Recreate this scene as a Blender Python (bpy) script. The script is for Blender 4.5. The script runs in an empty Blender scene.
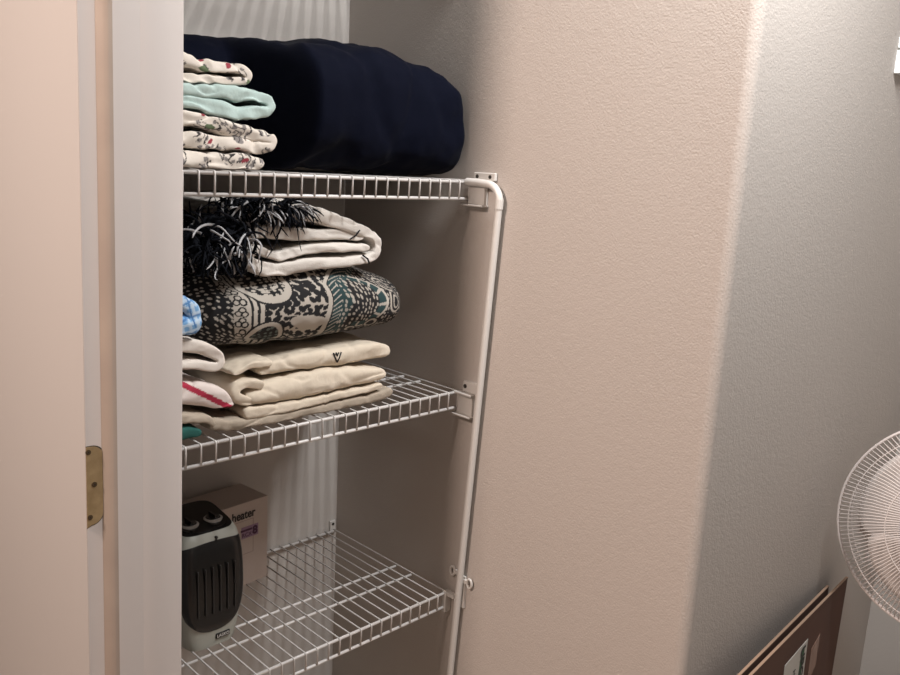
import bpy, math, random
import numpy as np
from mathutils import Vector, noise, Matrix

C = bpy.context.scene.collection
scene = bpy.context.scene
PI = math.pi
random.seed(4)

# ------------------------------------------------------------------ camera
cd = bpy.data.cameras.new('camera')
cam = bpy.data.objects.new('camera', cd)
C.objects.link(cam)
cd.sensor_width = 36.0
cd.sensor_fit = 'HORIZONTAL'
cd.lens = 837.604 / 900 * 36
cd.clip_start = 0.02
rx = (0.7137740635, -0.6984786918, 0.0515179900)
fw = (0.6927483833, 0.6932614582, -0.1987164710)
up = (0.1030837699, 0.1775276530, 0.9787020327)
cam.matrix_world = Matrix(((rx[0], up[0], -fw[0], -1.173265), (rx[1], up[1], -fw[1], -1.533313), (rx[2], up[2], -fw[2], 1.472682), (0, 0, 0, 1)))
scene.camera = cam

# ------------------------------------------------------------------ world, lamps, exposure
w = bpy.data.worlds.new('world')
scene.world = w
w.use_nodes = True
w.node_tree.nodes['Background'].inputs[0].default_value = (0.80, 0.78, 0.80, 1)
w.node_tree.nodes['Background'].inputs[1].default_value = 0.01


def area_light(name, loc, target, size, power, color):
    l = bpy.data.lights.new(name, 'AREA')
    l.shape = 'DISK'
    l.size = size
    l.energy = power
    l.color = color
    o = bpy.data.objects.new(name, l)
    o.location = loc
    d = Vector(target) - Vector(loc)
    o.rotation_euler = d.to_track_quat('-Z', 'Y').to_euler()
    C.objects.link(o)
    return o


# ceiling lamp of the closet, neutral white
cl_ = area_light('closet_ceiling_lamp', (-0.07, -1.20, 2.40), (-0.07, -1.20, 0), 0.07, 30.0, (1.0, 0.99, 0.985))
cl_.data.shape = 'RECTANGLE'    # a short tube running towards the alcove
cl_.data.size = 0.07
cl_.data.size_y = 0.50
cl_.rotation_euler = (0, 0, 0)
# warm ceiling lamp of the room the photographer stands in
area_light('room_ceiling_lamp', (-2.05, -0.50, 2.40), (-1.2, -0.6, 0.6), 0.30, 58.0, (1.0, 0.79, 0.685))
scene.view_settings.view_transform = 'Standard'
scene.view_settings.look = 'None'
scene.view_settings.gamma = 1.0
scene.view_settings.use_curve_mapping = False
scene.view_settings.exposure = 0.0


# ------------------------------------------------------------------ materials
def material(name, color, rough=0.6, metal=0.0, bump=None, wob=None, attr=None, sheen=0.0, spec=0.5):
    m = bpy.data.materials.new(name)
    m.use_nodes = True
    nt = m.node_tree
    b = nt.nodes['Principled BSDF']
    b.inputs['Base Color'].default_value = (*color, 1)
    b.inputs['Roughness'].default_value = rough
    b.inputs['Metallic'].default_value = metal
    b.inputs['Specular IOR Level'].default_value = spec
    if sheen:
        b.inputs['Sheen Weight'].default_value = sheen
        b.inputs['Sheen Roughness'].default_value = 0.4
    tc = nt.nodes.new('ShaderNodeTexCoord')
    if attr:
        a = nt.nodes.new('ShaderNodeAttribute')
        a.attribute_name = attr
        nt.links.new(a.outputs['Color'], b.inputs['Base Color'])
    if wob:  # slow colour variation (scale, second colour)
        n = nt.nodes.new('ShaderNodeTexNoise')
        n.inputs['Scale'].default_value = wob[0]
        n.inputs['Detail'].default_value = 4
        nt.links.new(tc.outputs['Object'], n.inputs['Vector'])
        r = nt.nodes.new('ShaderNodeValToRGB')
        r.color_ramp.elements[0].position = 0.35
        r.color_ramp.elements[1].position = 0.65
        r.color_ramp.elements[0].color = (*color, 1)
        r.color_ramp.elements[1].color = (*wob[1], 1)
        nt.links.new(n.outputs['Fac'], r.inputs['Fac'])
        nt.links.new(r.outputs['Color'], b.inputs['Base Color'])
    if bump:  # list of (scale, strength, distance)
        prev = None
        for s, st, d in bump:
            n = nt.nodes.new('ShaderNodeTexNoise')
            n.inputs['Scale'].default_value = s
            n.inputs['Detail'].default_value = 3
            nt.links.new(tc.outputs['Object'], n.inputs['Vector'])
            bn = nt.nodes.new('ShaderNodeBump')
            bn.inputs['Strength'].default_value = st
            bn.inputs['Distance'].default_value = d
            nt.links.new(n.outputs['Fac'], bn.inputs['Height'])
            if prev:
                nt.links.new(prev.outputs['Normal'], bn.inputs['Normal'])
            prev = bn
        nt.links.new(prev.outputs['Normal'], b.inputs['Normal'])
    return m


M = {}
M['wall'] = material('wall_paint', (0.485, 0.445, 0.41), 0.75, bump=[(300, 0.38, 0.0015), (70, 0.2, 0.002)])
M['smooth_wall'] = material('smooth_wall_paint', (0.40, 0.385, 0.37), 0.7, bump=[(60, 0.08, 0.002)])
M['trim'] = material('trim_paint', (0.58, 0.535, 0.51), 0.45, bump=[(35, 0.12, 0.002)])
M['back_wall'] = material('pale_wall_paint', (0.52, 0.49, 0.46), 0.75, bump=[(120, 0.15, 0.002)])
M['bead'] = material('tan_bead', (0.33, 0.275, 0.235), 0.5, wob=(9, (0.38, 0.32, 0.27)))  # stop bead of the jamb, a darker tan than the trim paint
M['ceil'] = material('ceiling_paint', (0.68, 0.65, 0.63), 0.9)
M['floor'] = material('floor_vinyl', (0.30, 0.24, 0.19), 0.5, wob=(6, (0.34, 0.27, 0.215)))
M['wire'] = material('white_coated_wire', (0.66, 0.64, 0.62), 0.35)
M['plastic'] = material('white_plastic', (0.60, 0.58, 0.55), 0.4)
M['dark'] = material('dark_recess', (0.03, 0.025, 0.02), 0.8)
M['navy'] = material('navy_velvet', (0.0014, 0.0024, 0.0085), 0.85, sheen=0.025, spec=0.08, bump=[(30, 0.3, 0.004), (500, 0.3, 0.001)])
M['cream'] = material('cream_cotton', (0.64, 0.56, 0.45), 0.9, bump=[(26, 0.5, 0.008), (900, 0.35, 0.0006)])
M['cream_dark'] = material('tan_cotton', (0.40, 0.34, 0.27), 0.9, bump=[(26, 0.5, 0.008), (900, 0.35, 0.0006)])
M['offwhite'] = material('offwhite_cotton', (0.68, 0.62, 0.56), 0.9, bump=[(30, 0.5, 0.008), (900, 0.35, 0.0006)])
M['mint'] = material('mint_cotton', (0.42, 0.53, 0.50), 0.9, bump=[(26, 0.6, 0.009), (900, 0.35, 0.0006)])
M['throw'] = material('throw_knit', (0.66, 0.62, 0.57), 0.95, bump=[(20, 0.4, 0.006), (420, 0.5, 0.0015)])
M['black_yarn'] = material('black_yarn', (0.006, 0.007, 0.010), 0.9, spec=0.1)
M['grey_yarn'] = material('grey_yarn', (0.42, 0.42, 0.43), 0.9)
M['green'] = material('green_cotton', (0.015, 0.10, 0.085), 0.9, bump=[(40, 0.5, 0.006)])
M['vertex'] = material('printed_fabric', (1, 1, 1), 0.9, attr='print', bump=[(26, 0.5, 0.006), (900, 0.35, 0.0006)])
M['brass'] = material('aged_brass', (0.42, 0.31, 0.17), 0.45, metal=0.45, wob=(60, (0.32, 0.23, 0.12)))
M['screw'] = material('dark_brass_screw', (0.12, 0.085, 0.05), 0.45, metal=0.8)
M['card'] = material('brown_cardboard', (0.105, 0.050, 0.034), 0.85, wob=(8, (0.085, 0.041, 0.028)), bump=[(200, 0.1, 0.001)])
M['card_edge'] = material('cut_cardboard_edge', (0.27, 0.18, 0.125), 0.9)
M['label'] = material('white_paper_label', (0.55, 0.54, 0.50), 0.5)
M['tape'] = material('packing_tape', (0.27, 0.16, 0.12), 0.25)
M['ink'] = material('black_ink', (0.02, 0.02, 0.02), 0.6)
M['green_ink'] = material('green_ink', (0.02, 0.09, 0.04), 0.6)
M['heater_body'] = material('silver_grey_plastic', (0.36, 0.37, 0.33), 0.38)
M['heater_black'] = material('glossy_black_plastic', (0.006, 0.006, 0.006), 0.22)
M['heater_fin'] = material('dark_grey_fin', (0.025, 0.024, 0.023), 0.4)
M['chrome'] = material('silver_knob', (0.55, 0.53, 0.50), 0.25, metal=0.6)
M['box_paper'] = material('pale_carton', (0.50, 0.43, 0.39), 0.55)
M['purple_ink'] = material('purple_ink', (0.30, 0.20, 0.30), 0.6)
M['purple_dark'] = material('dark_purple_ink', (0.06, 0.02, 0.06), 0.6)
M['line_ink'] = material('thin_grey_ink', (0.33, 0.26, 0.24), 0.6)
M['fan_white'] = material('white_fan_wire', (0.62, 0.56, 0.53), 0.4)
M['fan_blade'] = material('white_fan_blade', (0.60, 0.55, 0.52), 0.35)
M['white'] = material('bright_white_plastic', (0.80, 0.82, 0.82), 0.4)


# ------------------------------------------------------------------ mesh helpers
class MB:
    def __init__(s):
        s.v, s.f, s.m = [], [], []

    def add(s, verts, faces, mi=0):
        o = len(s.v)
        s.v += [tuple(x) for x in verts]
        for f in faces:
            s.f.append(tuple(i + o for i in f))
            s.m.append(mi)

    def box(s, a, b, mi=0):
        x0, y0, z0 = a
        x1, y1, z1 = b
        vs = [(x0, y0, z0), (x1, y0, z0), (x1, y1, z0), (x0, y1, z0), (x0, y0, z1), (x1, y0, z1), (x1, y1, z1), (x0, y1, z1)]
        s.add(vs, [(0, 3, 2, 1), (4, 5, 6, 7), (0, 1, 5, 4), (1, 2, 6, 5), (2, 3, 7, 6), (3, 0, 4, 7)], mi)

    def tube(s, pts, r, n=8, mi=0, closed=False):
        pts = [Vector(p) for p in pts]
        rs = r if isinstance(r, (list, tuple)) else [r] * len(pts)
        k = len(pts)
        rings = []
        prev = None
        for i, p in enumerate(pts):
            if closed:
                t = pts[(i + 1) % k] - pts[i - 1]
            else:
                t = pts[min(i + 1, k - 1)] - pts[max(i - 1, 0)]
            t.normalize()
            if prev is None:
                a = Vector((0, 0, 1)) if abs(t.z) < 0.9 else Vector((1, 0, 0))
                nrm = t.cross(a).normalized()
            else:
                nrm = (prev - t * prev.dot(t)).normalized()
            prev = nrm
            bi = t.cross(nrm)
            rings.append([p + (nrm * math.cos(2 * PI * j / n) + bi * math.sin(2 * PI * j / n)) * rs[i] for j in range(n)])
        vs = [q for rg in rings for q in rg]
        fs = []
        for i in range(k if closed else k - 1):
            i2 = (i + 1) % k
            for j in range(n):
                fs.append((i * n + j, i * n + (j + 1) % n, i2 * n + (j + 1) % n, i2 * n + j))
        if not closed:
            fs.append(tuple(range(n))[::-1])
            fs.append(tuple((k - 1) * n + j for j in range(n)))
        s.add(vs, fs, mi)

    def disc(s, c, axis, r, h, n=24, mi=0):
        a = Vector(axis).normalized()
        s.tube([Vector(c), Vector(c) + a * h], r, n, mi)

    def prism(s, poly, axis, a, b, mi=0):
        # poly: list of 2D points in the plane perpendicular to axis
        def P(q, t):
            if axis == 'x': return (t, q[0], q[1])
            if axis == 'y': return (q[0], t, q[1])
            return (q[0], q[1], t)
        n = len(poly)
        vs = [P(q, a) for q in poly] + [P(q, b) for q in poly]
        fs = [tuple(range(n)), tuple(range(2 * n - 1, n - 1, -1))] + [(i, i + n, (i + 1) % n + n, (i + 1) % n) for i in range(n)]
        s.add(vs, fs, mi)

    def build(s, name, mats, parent=None, smooth=False, bevel=0.0, colors=None):
        me = bpy.data.meshes.new(name)
        off = parent_loc(parent) if parent else Vector((0, 0, 0))
        me.from_pydata([tuple(Vector(v) - off) for v in s.v], [], s.f)
        for m in (mats if isinstance(mats, (list, tuple)) else [mats]):
            me.materials.append(m)
        me.polygons.foreach_set('material_index', s.m)
        me.update()
        import bmesh
        bm = bmesh.new()
        bm.from_mesh(me)
        bmesh.ops.recalc_face_normals(bm, faces=bm.faces)
        bm.to_mesh(me)
        bm.free()
        if smooth:
            me.polygons.foreach_set('use_smooth', [True] * len(me.polygons))
            if smooth == 'angle':
                try:
                    me.set_sharp_from_angle(angle=math.radians(40))
                except Exception:
                    pass
        if colors is not None:
            at = me.color_attributes.new('print', 'FLOAT_COLOR', 'POINT')
            at.data.foreach_set('color', np.asarray(colors, dtype=np.float32).ravel())
        o = bpy.data.objects.new(name, me)
        C.objects.link(o)
        if parent:
            o.parent = parent
        if bevel:
            md = o.modifiers.new('bevel', 'BEVEL')
            md.width = bevel
            md.segments = 3
            md.limit_method = 'ANGLE'
        return o


def parent_loc(p):
    l = Vector((0, 0, 0))
    while p:
        l += p.location
        p = p.parent
    return l


def thing(name, label, cat, loc, group=None):
    o = bpy.data.objects.new(name, None)
    C.objects.link(o)
    o.location = loc
    o['label'] = label
    o['category'] = cat
    if group: o['group'] = group
    return o


def tag(o, label, cat, group=None):
    o['label'] = label
    o['category'] = cat
    if group: o['group'] = group
    return o


def struct(o):
    o['kind'] = 'structure'
    return o


def text_mesh(name, body, size, loc, rot, mat, parent, extrude=0.0003, bold=0.0, sx=1.0):
    cu = bpy.data.curves.new(name, 'FONT')
    cu.body = body
    cu.size = size
    cu.extrude = extrude
    cu.offset = bold
    cu.align_x = 'CENTER'
    cu.align_y = 'CENTER'
    t = bpy.data.objects.new(name, cu)
    C.objects.link(t)
    bpy.context.view_layer.update()
    me = bpy.data.meshes.new_from_object(t.evaluated_get(bpy.context.evaluated_depsgraph_get()))
    bpy.data.objects.remove(t)
    me.transform(Matrix.Diagonal((sx, 1, 1, 1)))
    me.materials.clear()
    me.materials.append(mat)
    o = bpy.data.objects.new(name, me)
    C.objects.link(o)
    o.parent = parent
    o.location = Vector(loc) - parent_loc(parent)
    o.rotation_euler = rot
    return o


# ------------------------------------------------------------------ the room
def lean(b):    # the old door frame stands about one degree out of plumb
    b.v = [(x + 0.0165 * (z - 1.21), y, z) for x, y, z in b.v]


YC = -0.942     # outer corner of the textured wall
XR = 0.935      # far wall beyond the corner
XD = -0.757     # front face of the doorway wall
XI = -0.6235    # closet face of the doorway wall
YJ = -0.440     # face of the left jamb
YJ2 = -1.50     # face of the right jamb
ZC = 2.45
b = MB(); b.box((-3.4, -3.2, -0.1), (XR + 0.1, 1.3, 0)); struct(b.build('floor', M['floor']))
b = MB(); b.box((-3.4, -3.2, ZC), (XR + 0.1, 1.3, ZC + 0.1)); struct(b.build('ceiling', M['ceil']))
# textured wall with bullnose corner: side of the linen alcove, turning away to the grey wall
prof = [(0, 0.1), (0, YC + 0.020)]
R0 = 0.020
for i in range(1, 12):
    a = PI + (PI / 2) * i / 12
    prof.append((R0 + R0 * math.cos(a), YC + R0 + R0 * math.sin(a)))
prof += [(R0, YC), (XR + 0.1, YC), (XR + 0.1, YC + 0.12), (0.12, YC + 0.12), (0.12, 0.1)]
b = MB(); b.prism(prof, 'z', 0, ZC)
struct(b.build('wall_right', M['wall'], smooth='angle'))
b = MB(); b.box((XI - 0.1, 0, 0), (0.0, 0.1, ZC)); struct(b.build('wall_back', M['back_wall']))
b = MB(); b.box((XR, -3.2, 0), (XR + 0.1, YC, ZC)); struct(b.build('wall_far', M['back_wall']))
b = MB(); b.box((-3.4, -3.2, 0), (XR + 0.1, -3.1, ZC)); struct(b.build('wall_near', M['smooth_wall']))
b = MB(); b.box((-3.4, -3.1, 0), (-3.3, 1.3, ZC)); struct(b.build('wall_behind', M['smooth_wall']))
b = MB(); b.box((-3.3, 1.2, 0), (XD, 1.3, ZC)); struct(b.build('wall_side', M['smooth_wall']))
# wall that holds the doorway
b = MB()
b.box((XD, YJ + 0.02, 0), (XI, 1.2, ZC))
b.box((XD, -3.1, 0), (XI, YJ2 - 0.02, ZC))
b.box((XD, YJ2 - 0.02, 2.05), (XI, YJ + 0.02, ZC))
lean(b); struct(b.build('wall_left', M['smooth_wall']))
# left jamb: rabbet for the strike plate, rounded stop, wide flat board
pr = [(-0.7573, YJ + 0.02), (-0.7573, YJ), (-0.7355, YJ), (-0.7190, YJ - 0.0085), (-0.7190, YJ - 0.0112), (-0.684, YJ - 0.0112), (-0.6835, YJ - 0.0111), (-0.683, YJ - 0.0112), (XI - 0.003, YJ - 0.0112), (XI, YJ - 0.009), (XI, YJ + 0.02)]
b = MB(); b.prism(pr, 'z', 0, 2.035); lean(b); struct(b.build('trim_1', M['trim'], smooth='angle'))
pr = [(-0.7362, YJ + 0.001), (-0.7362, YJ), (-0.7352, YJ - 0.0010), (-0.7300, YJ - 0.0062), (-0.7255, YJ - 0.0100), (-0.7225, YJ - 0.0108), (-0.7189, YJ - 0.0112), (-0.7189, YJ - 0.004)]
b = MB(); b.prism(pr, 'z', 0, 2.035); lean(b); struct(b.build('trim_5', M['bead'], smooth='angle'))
# flat casing board on the room side, its edge standing just in front of the rabbet
b = MB(); b.box((XD - 0.0006, YJ + 0.0005, 0), (XD + 0.012, 0.25, 2.12)); lean(b); struct(b.build('trim_2', M['smooth_wall']))
b = MB(); b.box((XD + 0.005, YJ2 - 0.02, 0), (XI, YJ2, 2.035)); struct(b.build('trim_3', M['trim']))
b = MB(); b.box((XD + 0.005, YJ2, 2.035), (XI, YJ, 2.05)); struct(b.build('trim_4', M['trim']))

# ------------------------------------------------------------------ strike plate
ys = YJ - 0.0008
st = thing('strike_plate', 'tarnished brass strike plate screwed to the white door jamb', 'strike plate', (-0.750, YJ, 1.020))
pz0, pz1 = 0.968, 1.080
poly = [(-0.7572, pz0 - 0.003)]
cx, rr = -0.7355, 0.016
for i in range(9):
    a = -PI / 2 + PI / 2 * i / 8
    poly.append((cx - rr + rr * math.cos(a), pz0 + 0.016 + rr * math.sin(a)))
for i in range(9):
    a = PI / 2 * i / 8
    poly.append((cx - rr + rr * math.cos(a), pz1 - 0.012 + 0.012 * math.sin(a)))
poly.append((-0.7572, pz1))
big = [(x + (0.0012 if x > -0.757 else 0), z + (0.0012 if z > 1.02 else -0.0012)) for x, z in poly]
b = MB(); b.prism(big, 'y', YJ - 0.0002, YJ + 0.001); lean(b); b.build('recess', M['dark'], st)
b = MB(); b.prism(poly, 'y', ys - 0.0006, YJ); lean(b); b.build('plate', M['brass'], st)
for z, x in ((1.073, -0.7545), (1.026, -0.7470), (0.980, -0.7535)):
    b = MB(); b.disc((x, ys, z), (0, -1, 0), 0.0036, 0.0016, 20)
    lean(b); s_ = b.build('screw', M['screw'], st, smooth='angle')
    b = MB(); b.disc((x, ys - 0.0014, z), (0, -1, 0), 0.0011, 0.0006, 8)
    lean(b); b.build('screw_socket', M['dark'], s_)

# ------------------------------------------------------------------ wire shelves
ZT, ZM, ZB = 1.450, 1.0355, 0.5973
PITCH = 0.0254
X0 = -0.012
XL = -0.603
YF = -0.397
LIP = 0.0344


def rail(y, z, r, x0=XL, x1=X0 + 0.004):
    b = MB(); b.tube([(x0, y, z), (x1, y, z)], r, 10)
    return b


def copy_part(o, parent, dx):
    c = o.copy(); C.objects.link(c); c.parent = parent
    c.location = o.location + Vector(dx)
    return c


proto_wire = None


def wire_shelf(z, label):
    global proto_wire
    t = thing('wire_shelf', label, 'shelf', (XL, 0, z), 'white wire shelves of the linen closet')
    rail(YF, z - 0.0030, 0.0031).build('front_rail', M['wire'], t, smooth=True)
    rail(YF - 0.0005, z - LIP, 0.0031).build('lip_rail', M['wire'], t, smooth=True)
    rail(-0.2907, z - 0.0042, 0.0029, XL, -0.014).build('cross_rail', M['wire'], t, smooth=True)
    rail(-0.2390, z - 0.0042, 0.0029, XL, -0.014).build('cross_rail', M['wire'], t, smooth=True)
    rail(-0.0080, z - 0.0042, 0.0029).build('back_rail', M['wire'], t, smooth=True)
    if proto_wire is None:
        b = MB()
        pts = [(X0, -0.004, z)] + [(X0, YF - 0.0015, z)]
        for a in (20, 45, 70):
            a = math.radians(a)
            pts.append((X0, YF - 0.0015 - 0.003 * math.sin(a), z - 0.003 + 0.003 * math.cos(a)))
        pts += [(X0, YF - 0.0045, z - 0.005), (X0, YF - 0.004, z - LIP + 0.001)]
        b.tube(pts, 0.00155, 8)
        proto_wire = b.build('deck_wire', M['wire'], t, smooth=True)
        first = 1
    else:
        first = 0
    for n in range(first, 24):
        copy_part(proto_wire, t, (-n * PITCH, 0, 0))
    # back wall clip
    b = MB(); b.box((-0.0225, -0.006, z - 0.010), (-0.006, -0.0005, z + 0.022))
    cl = b.build('wall_clip', M['plastic'], t, bevel=0.0015)
    b = MB(); b.disc((-0.0142, -0.006, z + 0.014), (0, -1, 0), 0.0035, 0.0012, 16)
    b.build('clip_screw', M['dark'], cl)
    return t


sh_top = wire_shelf(ZT, 'top visible white wire shelf carrying the navy velvet comforter')
sh_mid = wire_shelf(ZM, 'middle white wire shelf carrying the black paisley comforter and cream sheets')
sh_bot = wire_shelf(ZB, 'bottom white wire shelf carrying the small black heater')
sh_up = wire_shelf(1.885, 'uppermost white wire shelf above the navy comforter')


def end_bracket(t, z, tab=True):
    # plastic end bracket against the side wall: plate, top flange, bottom flange
    b = MB()
    b.box((-0.0115, -0.4415, z - 0.044), (-0.001, -0.4000, z - 0.002))
    b.box((-0.020, -0.4440, z - 0.0475), (-0.001, -0.3900, z - 0.044))
    b.box((-0.020, -0.4440, z - 0.003), (-0.001, -0.3960, z + 0.0015))
    o = b.build('end_bracket', M['plastic'], t, bevel=0.001)
    return o


end_bracket(sh_top, ZT)
end_bracket(sh_mid, ZM)
b = MB(); b.box((-0.0085, -0.4630, ZT + 0.0015), (-0.001, -0.4080, ZT + 0.0165))
tb = b.build('screw_tab', M['plastic'], sh_top, bevel=0.002)
for y in (-0.418, -0.451):
    b = MB(); b.disc((-0.0085, y, ZT + 0.009), (-1, 0, 0), 0.0036, 0.001, 16)
    b.build('tab_screw', M['dark'], tb)
b = MB(); b.box((-0.010, -0.4520, ZM + 0.0015), (-0.001, -0.4110, ZM + 0.024))
tb = b.build('screw_tab', M['plastic'], sh_mid, bevel=0.003)
b = MB(); b.disc((-0.010, -0.419, ZM + 0.014), (-1, 0, 0), 0.0042, 0.001, 16)
b.build('tab_screw', M['dark'], tb)
b = MB()
b.box((-0.018, -0.4045, ZB - 0.044), (-0.001, -0.3940, ZB + 0.002))
b.box((-0.016, -0.4260, ZB - 0.006), (-0.003, -0.4040, ZB + 0.002))
b.build('end_bracket', M['plastic'], sh_bot, bevel=0.0015)
# support pole with elbow
pole = thing('support_pole', 'white bent tubular pole running down the wall past the shelf ends', 'pole', (-0.0125, -0.40, 0))
px = -0.0135
b = MB()
pts = [(px - 0.004, -0.400, ZT - 0.002), (px - 0.002, -0.430, ZT - 0.0025), (px, -0.450, ZT - 0.004)]
for i in range(1, 9):
    a = PI / 2 * i / 8
    pts.append((px, -0.450 - 0.0325 * math.sin(a), ZT - 0.036 + 0.032 * math.cos(a)))
pts.append((px, -0.4818, ZT - 0.044))
b.tube(pts, 0.0072, 16)
b.tube([(px, -0.4822, ZT - 0.030), (px, -0.4815, ZT - 0.048)], 0.0082, 16)
b.build('elbow', M['plastic'], pole, smooth='angle')
b = MB(); b.tube([(px, -0.4818, ZT - 0.040), (px, -0.4020, 0.0)], 0.0070, 16)
b.build('tube', M['plastic'], pole, smooth='angle')
yc = -0.434
b = MB()
b.box((-0.006, yc - 0.012, ZB - 0.020), (-0.001, yc + 0.012, ZB + 0.050))
for s in (-1, 1):
    ye = yc + s * 0.023 + (0.002 if s > 0 else -0.002)
    ze = ZB + 0.045 + (0.006 if s > 0 else -0.004)
    b.tube([(-0.006, ye + 0.0062 * math.cos(2 * PI * k / 14), ze + 0.0095 * math.sin(2 * PI * k / 14)) for k in range(14)], 0.0026, 8, closed=True)
    b.box((-0.008, min(yc, ye - s * 0.006), ze - 0.004), (-0.002, max(yc, ye - s * 0.006), ze + 0.004))
b.build('pole_clamp', M['plastic'], pole, smooth='angle')


# ------------------------------------------------------------------ folded cloth
def sm(a, b, x):
    t = min(1, max(0, (x - a) / (b - a)))
    return t * t * (3 - 2 * t)


def catmull(pts, step):
    out = []
    P = [np.array(p, float) for p in pts]
    n = len(P)
    for i in range(n - 1):
        p0 = P[i - 1] if i else 2 * P[0] - P[1]
        p1, p2 = P[i], P[i + 1]
        p3 = P[i + 2] if i + 2 < n else 2 * P[-1] - P[-2]
        k = max(1, int(np.linalg.norm((p2 - p1)[:2]) / step))
        for j in range(k):
            t = j / k
            out.append(0.5 * ((2 * p1) + (-p0 + p2) * t + (2 * p0 - 5 * p1 + 4 * p2 - p3) * t * t + (-p0 + 3 * p1 - 3 * p2 + p3) * t ** 3))
    out.append(P[-1])
    return out


def nz(p, f, s):
    return noise.noise(Vector((p[0] * f + s, p[1] * f + s * 1.7, p[2] * f - s)))


def ribbon(name, path, y0, y1, mats, parent=None, zfloor=None, amp=0.004, seed=0.0, back_shrink=0.0, paint=None, fine=0.0016, zadd=0.0, ty=0.35, step=0.0035, crease=0.0018):
    """a length of folded cloth: a thick soft ribbon following an XZ fold line, carried back along Y"""
    pts = catmull([(x, z + zadd, t) for x, z, t in path], step)
    K = 60
    n = len(pts)
    mids, nor = [], []
    for i in range(n):
        a = pts[min(i + 1, n - 1)][:2] - pts[max(i - 1, 0)][:2]
        a = a / (np.linalg.norm(a) + 1e-9)
        nor.append(np.array((-a[1], a[0])))
    d0 = pts[1][:2] - pts[0][:2]; d0 /= np.linalg.norm(d0)
    d1 = pts[-1][:2] - pts[-2][:2]; d1 /= np.linalg.norm(d1)
    xm = np.mean([q[0] for q in pts])
    verts = []
    ring = None
    for k in range(K):
        t = k / (K - 1)
        # cosine spacing puts more slices near the rounded front edge
        tt = t ** 2.4
        y = y0 + (y1 - y0) * tt
        dist = min(abs(y - y0), abs(y1 - y))
        row = []
        for i in range(n):
            h = pts[i][2] * 0.5
            e = min(1.0, dist / (h * 0.9 + 1e-6))
            pw = 2 + 3 * ty
            s = max(0.0, 1 - (1 - e) ** pw) ** (1 / pw)
            if k == 0 or k == K - 1: s = 0.05
            row.append(h * s)
        out = []
        L = [pts[i][:2] + nor[i] * row[i] for i in range(n)]
        Rr = [pts[i][:2] - nor[i] * row[i] for i in range(n)]
        capE = [pts[-1][:2] + d1 * row[-1] * math.cos(a) + nor[-1] * row[-1] * math.sin(a) for a in (PI / 4, 0, -PI / 4)]
        capS = [pts[0][:2] - d0 * row[0] * math.cos(a) - nor[0] * row[0] * math.sin(a) for a in (PI / 4, 0, -PI / 4)]
        out = L + capE + Rr[::-1] + capS
        ring = len(out)
        for q in out:
            x, z = q
            x = xm + (x - xm) * (1 - back_shrink * tt)
            p = (x, y, z)
            dz = amp * nz(p, 9, seed) + fine * nz(p, 38, seed + 3) + 0.5 * fine * nz(p, 85, seed + 8)
            cr = abs(nz((x, y * 0.6, z * 2.0), 17, seed + 21))
            dz -= crease * sm(0.22, 0.0, cr)
            dx = amp * nz(p, 10, seed + 11)
            dy = crease * sm(0.22, 0.0, cr) + 1.3 * amp * nz((x, 0, z * 3), 14, seed + 5) + fine * nz(p, 45, seed + 9)
            z2 = z + dz
            if zfloor is not None and z2 < zfloor:
                z2 = zfloor + (z2 - zfloor) * 0.02
            verts.append((x + dx, y + dy, z2))
    b = MB()
    fs = []
    for k in range(K - 1):
        for j in range(ring):
            fs.append((k * ring + j, k * ring + (j + 1) % ring, (k + 1) * ring + (j + 1) % ring, (k + 1) * ring + j))
    # end caps: bridge both sides of the ribbon
    for k in (0, K - 1):
        o = k * ring
        for i in range(n - 1):
            fs.append((o + i, o + i + 1, o + (2 * n + 3) - 1 - i - 1, o + (2 * n + 3) - 1 - i))
        fs.append((o + n - 1, o + n, o + n + 1, o + n + 2, o + n + 3))
        fs.append((o + 2 * n + 2, o + 2 * n + 3, o + 2 * n + 4, o + 2 * n + 5, o))
    b.add(verts, fs)
    cols = paint(np.array(verts)) if paint else None
    return b.build(name, mats, parent, smooth=True, colors=cols)


def dots(a, b, cell, r, seed, el=1.0, ang=0.0):
    """1 inside jittered blobs on a grid"""
    rng = np.random.RandomState(seed)
    ca, sa = math.cos(ang), math.sin(ang)
    T = rng.rand(64, 64, 3)
    ia = np.floor(a / cell).astype(int); ib = np.floor(b / cell).astype(int)
    res = np.zeros(a.shape, bool)
    for da in (-1, 0, 1):
        for db in (-1, 0, 1):
            j = T[(ia + da) % 64, (ib + db) % 64]
            cx = (ia + da + 0.25 + 0.5 * j[..., 0]) * cell
            cy = (ib + db + 0.25 + 0.5 * j[..., 1]) * cell
            u = (a - cx) * ca + (b - cy) * sa
            v = -(a - cx) * sa + (b - cy) * ca
            res |= (u / el) ** 2 + v ** 2 < (r * (0.7 + 0.5 * j[..., 2])) ** 2
    return res


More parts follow.
